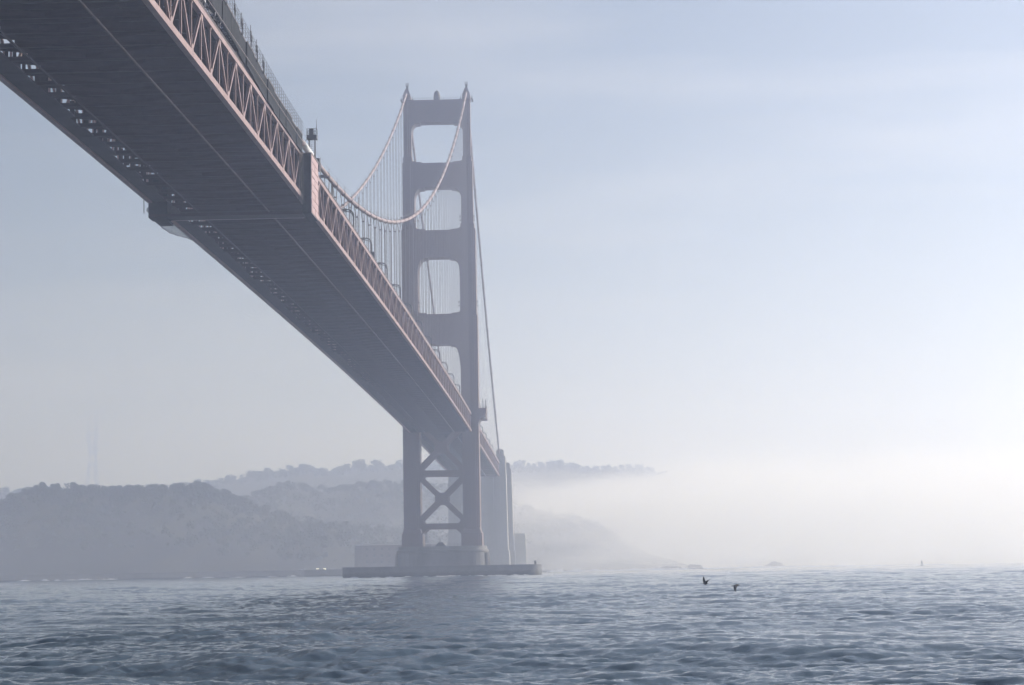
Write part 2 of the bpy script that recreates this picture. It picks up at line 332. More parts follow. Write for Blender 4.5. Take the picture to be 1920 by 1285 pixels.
# ------------------------------------------------------------------ tower
def tower():
    t = empty('bridge_tower', (0, YT, 13.4), 'tall hazy suspension bridge tower with four portal struts standing on its water pier', 'bridge tower')
    Z0 = 13.4; D = lambda z: z-Z0
    def section(b, s, xi, xo, dep, z0, z1):
        # stepped (cellular) plan: corner notches in two steps
        n = .75; d = dep/2
        pts = [(xi+2*n, -d), (xo-2*n, -d), (xo-2*n, -d+.9), (xo-n, -d+.9), (xo-n, -d+2.0), (xo, -d+2.0), (xo, d-2.0), (xo-n, d-2.0), (xo-n, d-.9), (xo-2*n, d-.9), (xo-2*n, d),
               (xi+2*n, d), (xi+2*n, d-.9), (xi+n, d-.9), (xi+n, d-2.0), (xi, d-2.0), (xi, -d+2.0), (xi+n, -d+2.0), (xi+n, -d+.9), (xi+2*n, -d+.9)]
        b.quadring([[(s*x, y, D(z0)) for x, y in pts], [(s*x, y, D(z1)) for x, y in pts]])
    secs = [(8.7, 18.0, 19, 13.4, 19.3), (9.6, 17.1, 16.5, 19.3, 72), (9.4, 17.25, 15.6, 72, 117.5), (9.55, 16.85, 13.8, 117.5, 157.2), (10.7, 15.95, 12.2, 157.2, 188.2), (11.85, 15.25, 10.4, 188.2, 217.4)]
    for s in (-1, 1):
        b = MB()
        for xi, xo, dep, z0, z1 in secs: section(b, s, xi, xo, dep, z0, z1)
        b.taper((min(s*8.7, s*18.0)+.4, max(s*8.7, s*18.0)-.4, -9, 9, D(19.3)), (min(s*9.6, s*17.1)+.2, max(s*9.6, s*17.1)-.2, -8, 8, D(21.6)))
        for xi, xo, dep, z in ((9.5, 17.0, 14.8, 117.5), (10.2, 16.4, 13.0, 157.2), (11.4, 15.6, 11.3, 188.2)):   # set-back shoulders
            x0, x1 = min(s*xi, s*xo), max(s*xi, s*xo); b.box(x0, x1, -dep/2, dep/2, D(z), D(z+2.2))
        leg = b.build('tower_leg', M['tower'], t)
        # vertical ribs on the north and south faces
        for z0, z1, xs, dep in ((22, 103, (11.9, 13.35, 14.8), 16.5), (119, 155, (11.6, 13.2, 14.8), 13.8), (160, 186, (12.6, 14.0), 12.2), (191, 215, (13.55,), 10.4)):
            for x in xs:
                for f in (-1, 1):
                    MB().box(s*x-.16, s*x+.16, f*dep/2-.18, f*dep/2+.18, D(z0), D(z1)).build('rib', M['tower'], leg)
        for z, xi, xo in ((121.5, 9.55, 16.85), (160.5, 10.7, 15.95)):   # small maintenance lamps and cages on the set-backs
            b = MB()
            for x in (xi-.5, xo+.5):
                x *= s; b.box(x-.45, x+.45, -6.6, -5.8, D(z), D(z+.3)); b.box(x-.06, x+.06, -6.5, -6.4, D(z), D(z+2.2)); b.box(x-.3, x+.3, -6.5, -6.1, D(z+1.6), D(z+2.4))
            b.build('maintenance_cage', M['dark_steel'], leg)
        # saddle housing and finial
        c = s*13.6; b = MB()
        b.taper((c-1.9, c+1.9, -5.2, 5.2, D(217.4)), (c-1.75, c+1.75, -4.8, 4.8, D(219.4)))
        b.taper((c-1.7, c+1.7, -4.7, 4.7, D(219.4)), (c-.55, c+.55, -2.6, 2.6, D(222.7)))
        h = b.build('saddle_housing', M['tower'], t)
        b = MB(); b.box(c-.5, c+.5, -.7, .7, D(222.7), D(224.5))
        for dx in (-.6, -.2, .2, .6): b.box(c+dx-.06, c+dx+.06, -.6, -.5, D(224.5), D(225.9)); b.box(c+dx-.06, c+dx+.06, .5, .6, D(224.5), D(225.9))
        b.box(c-.68, c+.68, -.75, .75, D(224.4), D(224.6)); b.build('aviation_light', M['dark_steel'], h)
        b = MB()
        for dx in (-2.6, 2.6): b.box(c+dx-.05, c+dx+.05, -4, 4, D(217.6), D(217.8)); b.box(c+dx-.35, c+dx+.35, -4, 4, D(217.2), D(217.5)); [b.box(c+dx-.05, c+dx+.05, y-.05, y+.05, D(217.5), D(219.0)) for y in (-4, -1.5, 1.5, 4)]
        b.build('service_balcony', M['dark_steel'], h)
    # portal struts: z bottom, z top, inner half width below / above, depth
    def strut(zl, zh, xb, xa, dep, hw, hh, lw, lh):
        # haunch polygon: follow upper window corner curve under the strut, lower window corners above it
        arc = lambda x0, w, z0, h, k: [(x0-w*(1-math.cos(a)), z0-h*(1-math.sin(a))) for a in [math.pi/2*i/k for i in range(k+1)]]
        pts = []
        pr = []   # right half outline, bottom centre -> out -> top centre
        pr.append((0, zl)); pr.append((xb-hw-1.6, zl)); pr.append((xb-hw-1.6, zl-.5)); pr.append((xb-hw, zl-.6))
        for i in range(1, 6):
            a = math.pi/2*i/5; pr.append((xb-hw+hw*math.sin(a), zl-.6-(hh-.6)*(1-math.cos(a))))
        pr.append((xb+.7, zl-hh)); pr.append((xa+.7, zh+lh))
        if lh > 0: pr += [(xa, zh+lh), (xa-.35, zh+lh*.55), (xa-lw*.45, zh+.8), (xa-lw, zh+.55), (xa-lw-.1, zh+.5), (xa-lw-2.2, zh+.5), (xa-lw-2.2, zh)]
        pr.append((0, zh))
        poly = pr+[(-x, z) for x, z in reversed(pr[1:-1])]
        b = MB(); b.prism_y([(x, D(z)) for x, z in poly], -dep/2, dep/2)
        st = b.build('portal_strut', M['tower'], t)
        # recessed fluting panels read as raised strips
        for f in (-1, 1):
            for i in range(-4, 5):
                w = (xb-4)/5; x = i*w*1.02
                MB().box(x-w*.3, x+w*.3, f*dep/2-.12, f*dep/2+.12, D(zl+1.4), D(zh-1.4)).build('fluted_panel', M['tower'], st)
        return st
    strut(206.8, 217.0, 11.85, 11.85, 8.4, 2.6, 5.2, 0, 0)
    strut(176.6, 187.7, 10.7, 11.85, 9.6, 2.9, 6.0, 2.4, 1.9)
    strut(144.4, 156.6, 9.55, 10.7, 10.8, 3.0, 7.2, 2.6, 3.0)
    strut(104.7, 118.2, 9.4, 9.55, 12.0, 3.2, 13.0, 1.6, 1.6)
    b = MB(); b.lathe([(1.5, D(217.0)), (1.55, D(219.2)), (1.35, D(220.6)), (.9, D(221.6)), (.3, D(222.1)), (.05, D(222.15))], 20); b.build('beacon_dome', M['dark_steel'], t, True)
    b = MB()
    for i in range(-9, 10): b.box(i*1.1-.04, i*1.1+.04, -4, -3.9, D(217.0), D(218.1))
    for z in (217.6, 218.05): b.box(-10.5, 10.5, -4.0, -3.92, D(z), D(z+.06))
    b.build('top_railing', M['dark_steel'], t)
    # bracing below the deck
    for f in (-5.5, 5.5):
        for zc_, hh in ((34.8, 9.6), (58.0, 9.8)):
            for s in (-1, 1):
                MB().beam((-9.9*s, f, D(zc_-hh)), (9.9*s, f, D(zc_+hh)), 1.5, 2.2).build('cross_brace', M['tower'], t)
            MB().prism_y([(-3.0, D(zc_-.9)), (-1.0, D(zc_-2.6)), (1.0, D(zc_-2.6)), (3.0, D(zc_-.9)), (3.0, D(zc_+.9)), (1.0, D(zc_+2.6)), (-1.0, D(zc_+2.6)), (-3.0, D(zc_+.9))], f-.85, f+.85).build('gusset', M['tower'], t)
        for z0, z1 in ((45.0, 47.5), (21.2, 23.7), (67.0, 71.5)):
            MB().box(-9.9, 9.9, f-1.0, f+1.0, D(z0), D(z1)).build('horizontal_strut', M['tower'], t)
        for s in (-1, 1):
            for z, dz in ((46.2, 1), (46.2, -1), (22.4, 1)):
                MB().prism_y([(s*9.7, D(z)), (s*6.6, D(z)), (s*9.7, D(z+dz*4.4))], f-1.05, f+1.05).build('gusset', M['tower'], t)
            MB().prism_y([(s*9.2, D(22)), (s*6.0, D(22)), (s*6.2, D(21.1)), (s*8.7, D(18.9))], f-1.04, f+1.04).build('gusset', M['tower'], t)
    # pedestrian balconies wrapped round the legs at roadway level
    for s in (-1, 1):
        if s > 0:
            b = MB(); y0, y1 = -7.5, 7.5
            prof = [(17.0, 75.2), (20.6, 75.2), (20.6, 73.0), (19.9, 71.9), (18.4, 71.0), (17.3, 69.0), (17.0, 67.5)]
            b.prism_y([(x, D(z)) for x, z in prof], y0, y1); bal = b.build('balcony', M['tower'], t)
            b = MB()
            for y in (-7.4, -5, -2.5, 0, 2.5, 5, 7.4): b.box(20.35, 20.5, y-.07, y+.07, D(75.2), D(76.5))
            for z in (75.8, 76.45): b.box(20.38, 20.48, -7.4, 7.4, D(z), D(z+.09))
            for yy in (-7.4, 7.4):
                for z in (75.8, 76.45): b.box(17.2, 20.48, yy-.05, yy+.05, D(z), D(z+.09))
            b.build('railing', M['tower'], bal)
            b = MB(); b.box(20.3, 20.6, -6.6, -6.3, D(75.2), D(79.0)); b.box(19.0, 19.2, -6.6, -6.4, D(75.2), D(79.3)); b.box(19.55, 19.65, -6.6, -6.5, D(75.2), D(78.6)); b.build('pole', M['dark_steel'], bal)
            b = MB(); b.box(18.0, 20.7, -7.3, 7.3, D(70.2), D(70.4)); b.box(20.5, 20.7, -7.3, 7.3, D(70.4), D(71.6)); b.build('catwalk', M['tower'], bal)
    return t
tower()

# ------------------------------------------------------------------ pier and fender
def stadium(hx, hy, n=10, p=1.0):
    pts = []
    for k in range(4*n):
        a = 2*math.pi*k/(4*n); c, s = math.cos(a), math.sin(a)
        pts.append((hx*math.copysign(abs(c)**p, c), hy*math.copysign(abs(s)**p, s)))
    return pts
def pier():
    t = empty('bridge_pier', (0, YT, 0), 'broad concrete pier block in the water carrying the tall tower', 'pier')
    b = MB(); r = []
    for z, k in ((-12, 1.04), (2, 1.03), (10.6, 1.0), (11.0, 1.015), (11.8, 1.015), (12.0, .985), (13.4, .98)): r.append([(x*k, y*k, z) for x, y in stadium(20.0, 19.0, 10, .42)])
    b.quadring(r).build('pier_body', M['concrete'], t)
    for s in (-1, 1):
        for y in (-12.5, -7.5, -2.5, 2.5, 7.5, 12.5):
            MB().taper((s*20.2-.9, s*20.2+.9, y-1.1, y+1.1, -6), (s*19.7-.7, s*19.7+.7, y-.8, y+.8, 10.4)).build('buttress', M['concrete'], t)
    for x in np.linspace(-15, 15, 9):
        for f in (-1, 1): MB().taper((x-.8, x+.8, f*19.2-.7, f*19.2+.7, -6), (x-.6, x+.6, f*18.7-.5, f*18.7+.5, 10.2)).build('buttress', M['concrete'], t)
    b = MB()
    for x in np.linspace(-18, 18, 25): b.box(x-.05, x+.05, -17.2, -17.1, 13.4, 14.5)
    for z in (13.9, 14.45): b.box(-18, 18, -17.2, -17.12, z, z+.07)
    b.build('railing', M['dark_steel'], t)
    b = MB(); b.taper((-2.6, 2.2, -16, -12.5, 13.4), (-1.2, .8, -15.4, -13, 15.2)); b.box(-.6, -.3, -14.5, -14.2, 15.2, 16.8); b.build('equipment_hut', M['dark_steel'], t)
    return t
pier()
def fender():
    t = empty('pier_fender', (0, YT, 0), 'long low dark concrete fender wall in the water around the tower pier', 'fender')
    o_ = stadium(43.9, 26, 16, .26); i_ = stadium(38.5, 21, 16, .26); b = MB(); n = len(o_)
    b.quadring([[(x*1.0, y, -12) for x, y in o_], [(x, y, 4.3) for x, y in o_], [(x*1.006, y*1.006, 4.3) for x, y in o_], [(x*1.006, y*1.006, 4.75) for x, y in o_],
                [(x, y, 4.75) for x, y in i_], [(x, y, -12) for x, y in i_]], True, False)
    b.build('wall', M['fender'], t)
    b = MB(); b.box(41.0, 41.9, -1, 0, 4.75, 5.7); b.box(41.3, 41.5, -.6, -.4, 5.7, 6.4); b.lathe([(.5, 5.6), (.55, 6.2), (.1, 6.6)], 8, (41.4, -.5)); b.box(43.0, 43.1, -.1, 0, 4.75, 7.6); b.build('mooring_light', M['dark_steel'], t)
    return t
fender()

# ------------------------------------------------------------------ concrete pylons, fort
def pylon(y, dz, label, xo=17.3):
    t = empty('concrete_pylon', (0, y, 3), label, 'pylon', 'concrete pylons at the shore end of the bridge')
    D = lambda z: z-3
    for s in (-1, 1):
        b = MB(); q = lambda a, c, d, z: (min(s*a, s*c), max(s*a, s*c), -d, d, D(z))
        b.taper(q(9.0, xo+1.6, 8.0, -2), q(9.4, xo+1.3, 7.6, 14)); b.taper(q(9.6, xo+.6, 7.0, 14), q(9.8, xo, 6.6, 60+dz))
        b.taper(q(10.2, xo-.15, 5.6, 60+dz), q(10.4, xo-.2, 5.4, 70.6+dz)); b.taper(q(11.6, xo-1.1, 4.3, 70.6+dz), q(11.8, xo-1.2, 4.1, 74.3+dz)); b.taper(q(12.2, xo-1.5, 3.6, 74.3+dz), q(12.6, xo-1.9, 3.2, 74.8+dz))
        sh = b.build('shaft', M['pale_concrete'], t)
        for xx in (11.6, 13.5, 15.4):
            for f in (-1, 1): MB().taper((s*xx-.45, s*xx+.45, f*6.95-.5, f*6.95+.5, D(15)), (s*xx-.4, s*xx+.4, f*6.6-.5, f*6.6+.5, D(58+dz))).build('flute', M['pale_concrete'], sh)
    MB().box(-9.6, 9.6, -5.2, 5.2, D(-2), D(66+dz)).build('cross_wall', M['pale_concrete'], t)
    return t
pylon(990, 0, 'taller concrete pylon nearest the tower, the seaward cable ending at its top')
pylon(1090, -3.5, 'lower concrete pylon behind the taller one, nearer the shore', 17.7)
# pale house at the pylon foot
t = empty('anchorage_house', (22.4, 1096, 4), 'pale low buttressed concrete house at the foot of the far pylon', 'building')
MB().taper((-3.6, 3.2, -9, 9, -6), (-3.2, 2.7, -8.5, 8.5, 20.6)).build('wall', M['cream'], t)
for y in (-8, -3, 2, 7): MB().taper((2.6, 4.0, y-.7, y+.7, -6), (2.2, 3.0, y-.5, y+.5, 21.4)).build('buttress', M['cream'], t)
MB().box(-3.5, 3.2, -8.9, 8.9, 20.6, 21.5).build('parapet', M['cream'], t)
def fort():
    t = empty('brick_fort', (-55, 1085, 4.5), 'square old brick fort beside the water behind the left end of the fender', 'fort')
    b = MB(); b.quadring([[(x, y, 0) for x, y in ((-27.5, -20), (-22, -26), (22, -26), (27.5, -20), (27.5, 26), (-27.5, 26))], [(x, y, 14.6) for x, y in ((-27.2, -19.8), (-21.8, -25.7), (21.8, -25.7), (27.2, -19.8), (27.2, 25.7), (-27.2, 25.7))]])
    w = b.build('wall', M['brick'], t)
    MB().quadring([[(x*1.01, y*1.01, z) for x, y in ((-27.5, -20), (-22, -26), (22, -26), (27.5, -20), (27.5, 26), (-27.5, 26))] for z in (14.6, 15.6)]).build('parapet', M['pale_concrete'], t)
    for z in (3.2, 7.2, 11.2):
        for i in range(9):
            x = -19+i*4.75; wi = MB().box(x-.55, x+.55, -26.05, -25.75, z, z+1.7).build('gun_port', M['glass'], t)
            MB().box(x-.75, x+.75, -26.15, -25.72, z-.25, z-.02).build('sill', M['pale_concrete'], wi)
    b = MB(); b.lathe([(1.5, 15.6), (1.3, 20.2), (1.9, 20.3), (1.9, 20.6), (1.2, 20.7), (1.2, 22.4), (.2, 23.6)], 10, (18, -12)); b.build('lighthouse', M['dark_steel'], t)
    return t
fort()

# ------------------------------------------------------------------ maintenance traveller, cable scaffold, nets, platform
def traveller():
    y0, y1 = 10.2, 21.0
    t = empty('maintenance_traveller', (0, y0, 67.4), 'boxed maintenance gantry wrapped round the deck at mid span, pink panelled seaward side', 'gantry')
    b = MB(); b.box(13.95, 15.55, 0, y1-y0, .2, 11.0); b.build('seaward_cabin', M['tarp'], t)
    # pink panels, two columns of eight, each its own sheet
    for i in range(2):
        for j in range(8):
            ya = .06+i*5.4; za = .3+j*1.34
            MB().box(15.58, 15.66+.03*((i+j) % 2), ya, ya+5.1, za, za+1.18).build('panel', M['panel'], t)
    MB().box(15.551, 15.58, .03, y1-y0-.03, .22, 10.98).build('panel_backing', M['white'], t)
    MB().box(13.9, 15.75, -.05, y1-y0+.05, 11.0, 11.15).build('cabin_roof', M['rail_steel'], t)
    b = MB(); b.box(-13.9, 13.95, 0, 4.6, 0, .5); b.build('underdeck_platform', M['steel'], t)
    MB().box(-12.8, 13.7, 4.62, 5.0, -.05, .5).build('edge_beam', M['rail_steel'], t)
    b = MB(); b.box(-14.0, -10.6, .02, 4.5, -.15, 7.2); b.box(-13.8, -11.4, 4.6, y1-y0, -.1, .4); b.build('landward_cabin', M['tarp'], t)
    for i in range(12):
        yy = -5.4+i*.45
        MB().box(14.05+.3*math.sin(i*2.1), 14.1+.3*math.sin(i*2.1), yy, yy+.40, 1.6+.5*math.sin(i*1.7), 10.8).build('debris_curtain', M['tarp'], t)
    b = MB(); b.box(-14.42, -14.3, -2.4, -2.25, .3, 3.2); b.build('hanging_hose', M['dark_steel'], t)
    return t
traveller()
def safety_net():
    b = MB(); n = 28; rows = []
    for i in range(n+1):
        s = i/n; y = 14+s*44; sag = float(np.interp(y, [14, 18, 25, 33, 42, 50, 58], [1.6, 2.0, 2.5, 2.3, 1.5, .7, .05]))
        top = zb(y)-.3; rows.append([(-14.15-.9*math.sin(math.pi*k/8)*(1-s)**.6, y, top-sag*(k/8)+.06*math.sin(i*1.3+k)) for k in range(9)])
    for i in range(n):
        pass
    b.quadring(rows, False, False); t = empty('safety_net', (0, 0, 0), 'pale netting slung below the deck edge beside the gantry', 'net')
    o = b.build('netting', M['net'], t, True); md = o.modifiers.new('thickness', 'SOLIDIFY'); md.thickness = .03
    e = [Vector(r[-1]) for r in rows]; MB().tube(e, .07, 6).build('edge_rope', M['dark_steel'], t)
    e = [Vector(r[0])+Vector((0, 0, .05)) for r in rows]; MB().tube(e, .05, 6).build('head_rope', M['dark_steel'], t)
    for i in (0, 4, 9, 15): MB().tube([Vector(p) for p in rows[i]], .035, 5).build('cross_rope', M['dark_steel'], t)
safety_net()
def cable_scaffold():
    t = empty('cable_scaffold', (TX, 0, 80), 'dark tarpaulin scaffold wrapped round the near cable above the deck edge', 'scaffold')
    ys = [N0*P+i*P for i in range(int((14-N0*P)/P)+1)]
    for i, y in enumerate(ys[:-1]):
        y2 = y+P-.12; ca, cb = zcab(y)-80, zcab(y2)-80
        w = .62+.12*math.sin(i*2.3); dr = 3.15 if y > -75 else 3.15+.9*((-75-y)/60)
        da, db = ca-dr, cb-dr
        if y > -75: da = max(da, ztop(y)-80+.1); db = max(db, ztop(y2)-80+.1)
        b = MB(); b.quadring([[(-w, y, da), (w, y, da), (w*1.05, y, ca+.42), (-w*1.05, y, ca+.42)], [(-w, y2, db), (w, y2, db), (w*1.05, y2, cb+.42), (-w*1.05, y2, cb+.42)]])
        b.build('tarpaulin_panel', M['tarp'], t)
        # folded lighter hem along the cable top
        MB().beam((w*1.05, y, ca+.45), (w*1.05, y2, cb+.45), .16, .16).build('hem', M['rail_steel'], t)
        # guard frame with mesh on top
        b = MB(); z0, z1 = ca+.4, cb+.4
        for k in range(3):
            f = k/3; yy = y+f*P; zz = z0+(z1-z0)*f
            for xs in (-.9, .9): b.tube([(xs, yy, zz-.2), (xs, yy, zz+2.15)], .035, 4)
            b.tube([(-.9, yy, zz+2.1), (.9, yy, zz+2.1)], .03, 4)
        for xs in (-.9, .9):
            for h in (.7, 1.4, 2.1): b.tube([(xs, y, z0+h), (xs, y+P, z1+h)], .03, 4)
        b.build('guard_mesh', M['wire'], t)
        if y < -40:
            b = MB(); yy = y+3; zz = zcab(yy)-80+.3
            hp = 1.6+1.6*random.random(); yy += random.uniform(-1.5, 1.5)
            b.tube([(.75, yy, zz-.3), (.78, yy, zz+hp*.6), (.7, yy, zz+hp)], [.17, .2, .12], 7); b.tube([(.7, yy, zz+hp), (.7, yy, zz+hp+.9)], .05, 5); b.build('hoist_post', M['dark_steel'], t)
        if y < -68:     # clutter of frames under the tarpaulin, sky showing through
            b = MB(); zd = ztop(y)-80+1.6
            for k in range(9):
                f = k/9; yy = y+f*P; zz = da+(db-da)*f
                b.tube([(.5*math.sin(k*3+i), yy, zd), (.5*math.cos(k*2+i), yy+.5, zz)], .06, 4)
                b.box(-.05, .05, yy, yy+.5, zd+(zz-zd)*.25*(k % 4), zd+(zz-zd)*.25*(k % 4)+.45)
            b.build('scaffold_frame', M['wire'], t)
        member('ledger', (.95, y, ztop(y)-80+1.75), (.95, y2, ztop(y2)-80+1.75), .09, .12, M['rail_steel'], t, 'box')
    # pale wrapped cable end beside the look-out, and collar where the bare cable leaves the gantry
    MB().tube([(0, y, zcab(y)-80) for y in (14, 20, 26)], .62, 14).build('white_wrapping', M['white'], t, True)
    MB().tube([(0, 26, .75), (0, 33.8, .8)], .7, 14).build('dark_wrapping', M['tarp'], t, True)
    MB().box(-.75, .75, 33.8, 35.4, -.6, 1.8).build('cable_collar', M['dark_steel'], t)
    return t
cable_scaffold()
def lookout():
    t = empty('lookout_platform', (TX, 28.4, 81.2), 'small caged lookout platform on posts above the gantry with a whip aerial', 'platform')
    for x, y in ((-.55, -.6), (.55, -.6), (-.55, .6), (.55, .6)): MB().tube([(x, y, 0), (x, y, 3.3)], .08, 6).build('post', M['dark_steel'], t)
    MB().box(-.95, .95, -.9, .9, 3.2, 3.95).build('floor', M['dark_steel'], t)
    b = MB()
    for x in (-.9, -.45, 0, .45, .9):
        for y in (-.85, .85): b.box(x-.035, x+.035, y-.03, y+.03, 3.95, 5.15)
    for z in (4.5, 5.1):
        for y in (-.85, .85): b.box(-.92, .92, y-.03, y+.03, z, z+.06)
        for x in (-.9, .9): b.box(x-.03, x+.03, -.85, .85, z, z+.06)
    b.build('cage_rail', M['dark_steel'], t)
    MB().box(-.5, .25, -.4, .4, 3.95, 5.2).build('equipment_cabinet', M['dark_steel'], t)
    MB().tube([(.85, 0, 5.0), (.85, 0, 5.5), (.85, 0, 7.0)], [.13, .06, .03], 6).build('aerial', M['dark_steel'], t)
    MB().tube([(-.55, -.6, .3), (-1.6, -3.4, 1.2), (-.9, -.8, 3.2)], .06, 5).build('brace', M['dark_steel'], t)
    b = MB()
    for k in range(8): b.tube([(-.5, -.62, .4*k+.2), (.5, -.62, .4*k+.2)], .03, 4)
    b.build('ladder_rungs', M['dark_steel'], t)
lookout()

# ------------------------------------------------------------------ lamps and sign
def lamp_meshes():
    pole = MB().tube([(0, 0, 0), (0, 0, 1.0), (0, 0, 1.01), (0, 0, 6.3), (-.12, 0, 7.0), (-.5, 0, 7.55), (-1.1, 0, 7.78), (-1.7, 0, 7.75)], [.3, .28, .24, .19, .17, .15, .14, .12], 8).mesh('lamp_pole', M['dark_steel'], True)
    arm = MB().tube([(0, 0, 6.0), (-.35, 0, 6.9), (-.9, 0, 7.3), (-1.6, 0, 7.4)], .09, 6).mesh('lamp_brace', M['dark_steel'], True)
    head = MB().quadring([[(-1.5, -.2, 7.55), (-1.5, .2, 7.55), (-1.5, .2, 7.92), (-1.5, -.2, 7.92)], [(-1.8, -.36, 7.42), (-1.8, .36, 7.42), (-1.8, .3, 7.98), (-1.8, -.3, 7.98)], [(-2.7, -.28, 7.4), (-2.7, .28, 7.4), (-2.7, .2, 7.78), (-2.7, -.2, 7.78)]]).mesh('lamp_head', M['dark_steel'])
    base = MB().box(-.3, .3, -.3, .3, 0, .7).mesh('lamp_base', M['dark_steel'])
    return (('pole', pole), ('brace', arm), ('lamp_head', head), ('base', base))
LM = lamp_meshes()
lamp_ys = [-53.2, -7.5]+[38.4+45.72*k for k in range(1, 13)]+[YT+30+45.72*k for k in range(7)]
near = {-53.2: 'street lamp rising behind the tarpaulin scaffold, farthest from the tower', -7.5: 'street lamp arm curving above the scaffold mesh near the lookout platform'}
k_ = 0
names = ['first', 'second', 'third', 'fourth', 'fifth', 'sixth', 'seventh', 'eighth', 'ninth', 'tenth', 'eleventh', 'twelfth']
for y in lamp_ys:
    if y in near: lab, grp = near[y], 'street lamps on the main span'
    elif y < YT: lab, grp = 'curved street lamp on the main span, %s from the lookout platform' % names[k_], 'street lamps on the main span'; k_ += 1
    else:
        if abs(y-YT-30) < .1: k_ = 0
        lab, grp = 'faint street lamp on the side span, %s past the tall tower' % names[k_], 'street lamps on the side span'; k_ += 1
    t = empty('street_lamp', (11.4, y, ztop(y)+.35), lab, 'street lamp', grp); t.scale = (1.08, 1.08, 1.13)
    for n_, me in LM: add(n_, me, t)
t = empty('road_sign', (11.6, 171.5, ztop(171)+.4), 'dark square road sign on a post beside the lamps', 'sign')
MB().box(-.8, .8, -.05, .05, 2.4, 4.7).build('sign_board', M['dark_steel'], t); MB().tube([(.5, .1, 0), (.5, .1, 4.6)], .09, 6).build('post', M['dark_steel'], t)
for x, w, h in ((11.9, 1.2, 2.3),):
    t = empty('service_cart', (12.6, 226, ztop(226)+.45), 'small boxy service cart parked on the sidewalk by the lamps', 'cart')
    MB().box(-.6, .6, -1.2, 1.2, .3, 1.1).build('body', M['dark_steel'], t)
    b = MB(); [b.box(a-.05, a+.05, c-.05, c+.05, 1.1, 2.1) for a in (-.5, .5) for c in (-1, 1)]; b.box(-.6, .6, -1.2, 1.2, 2.1, 2.2); b.build('canopy', M['dark_steel'], t)
    for a in (-.55, .55):
        for c in (-.8, .8): MB().tube([(a-.08, c, .3), (a+.08, c, .3)], .3, 12).build('wheel', M['rubber'], t)

# ------------------------------------------------------------------ terrain
def vnoise(x, y, seed=0):
    def h(ix, iy):
        n = (ix*374761393+iy*668265263+seed*1442695041) & 0x7fffffff
        n = ((n ^ (n >> 13))*1274126177) & 0x7fffffff
        return ((n ^ (n >> 16)) & 0xffff)/65535.
    ix, iy = math.floor(x), math.floor(y); fx, fy = x-ix, y-iy; sx, sy = fx*fx*(3-2*fx), fy*fy*(3-2*fy)
    a = h(ix, iy)*(1-sx)+h(ix+1, iy)*sx; b = h(ix, iy+1)*(1-sx)+h(ix+1, iy+1)*sx
    return a*(1-sy)+b*sy
def fbm(x, y, seed=0, o=4):
    return sum(vnoise(x*2**k, y*2**k, seed+k)/2**k for k in range(o))/(2-2**(1-o))-.5
RA = [(-760,1420,60),(-511,1420,71.5),(-434,1420,63.8),(-400,1420,61.1),(-389,1420,67.2),(-387,1420,72.3),(-378,1420,75.5),(-336,1420,76.0),(-308,1420,75.1),(-297,1420,71.1),(-290,1420,74.8),(-272,1420,76.1),(-238,1420,75.1),(-229,1420,72.8),(-221,1420,70.6),(-208,1420,64.0),(-200,1420,59.6),(-187,1420,55.2),(-162,1420,48.4),(-120,1420,43.5),(-79,1420,38.6),(-39,1420,31.6),(6,1420,14.1),(23,1420,4.6),(60,1420,-4)]
RB = [(-600,1900,84),(-387,1900,82.0),(-318,1900,80.8),(-285,1900,77.5),(-271,1900,82.6),(-248,1900,91.2),(-240,1900,94.3),(-217,1900,92.3),(-205,1900,89.4),(-183,1900,90.1),(-157,1900,93.9),(-117,1900,93.2),(-65,1880,88.8),(-6,1836,73.2),(26,1812,60.7),(66,1780,54.2),(91,1760,41.8),(115,1740,26.3),(139,1720,11.1),(162,1700,.5),(200,1690,-8)]
RC = [(-1600,2900,120),(-1010,2900,135.5),(-777,2900,131.3),(-746,2900,133.1),(-622,2900,128.5),(-506,2900,134.1),(-468,2900,141.1),(-406,2900,149.2),(-356,2900,155.9),(-314,2900,159.0),(-287,2900,153.2),(-275,2900,159.8),(-225,2900,162.0),(-193,2900,161.4),(-122,2900,160.1),(-34,2900,155.4),(-7,2900,158.0),(31,2900,157.3),(58,2900,151.5),(107,2900,151.3),(138,2900,150.0),(176,2900,140.9),(221,2900,124.9),(296,2900,97.0),(371,2900,65.3),(445,2900,7.3),(500,2900,-10)]
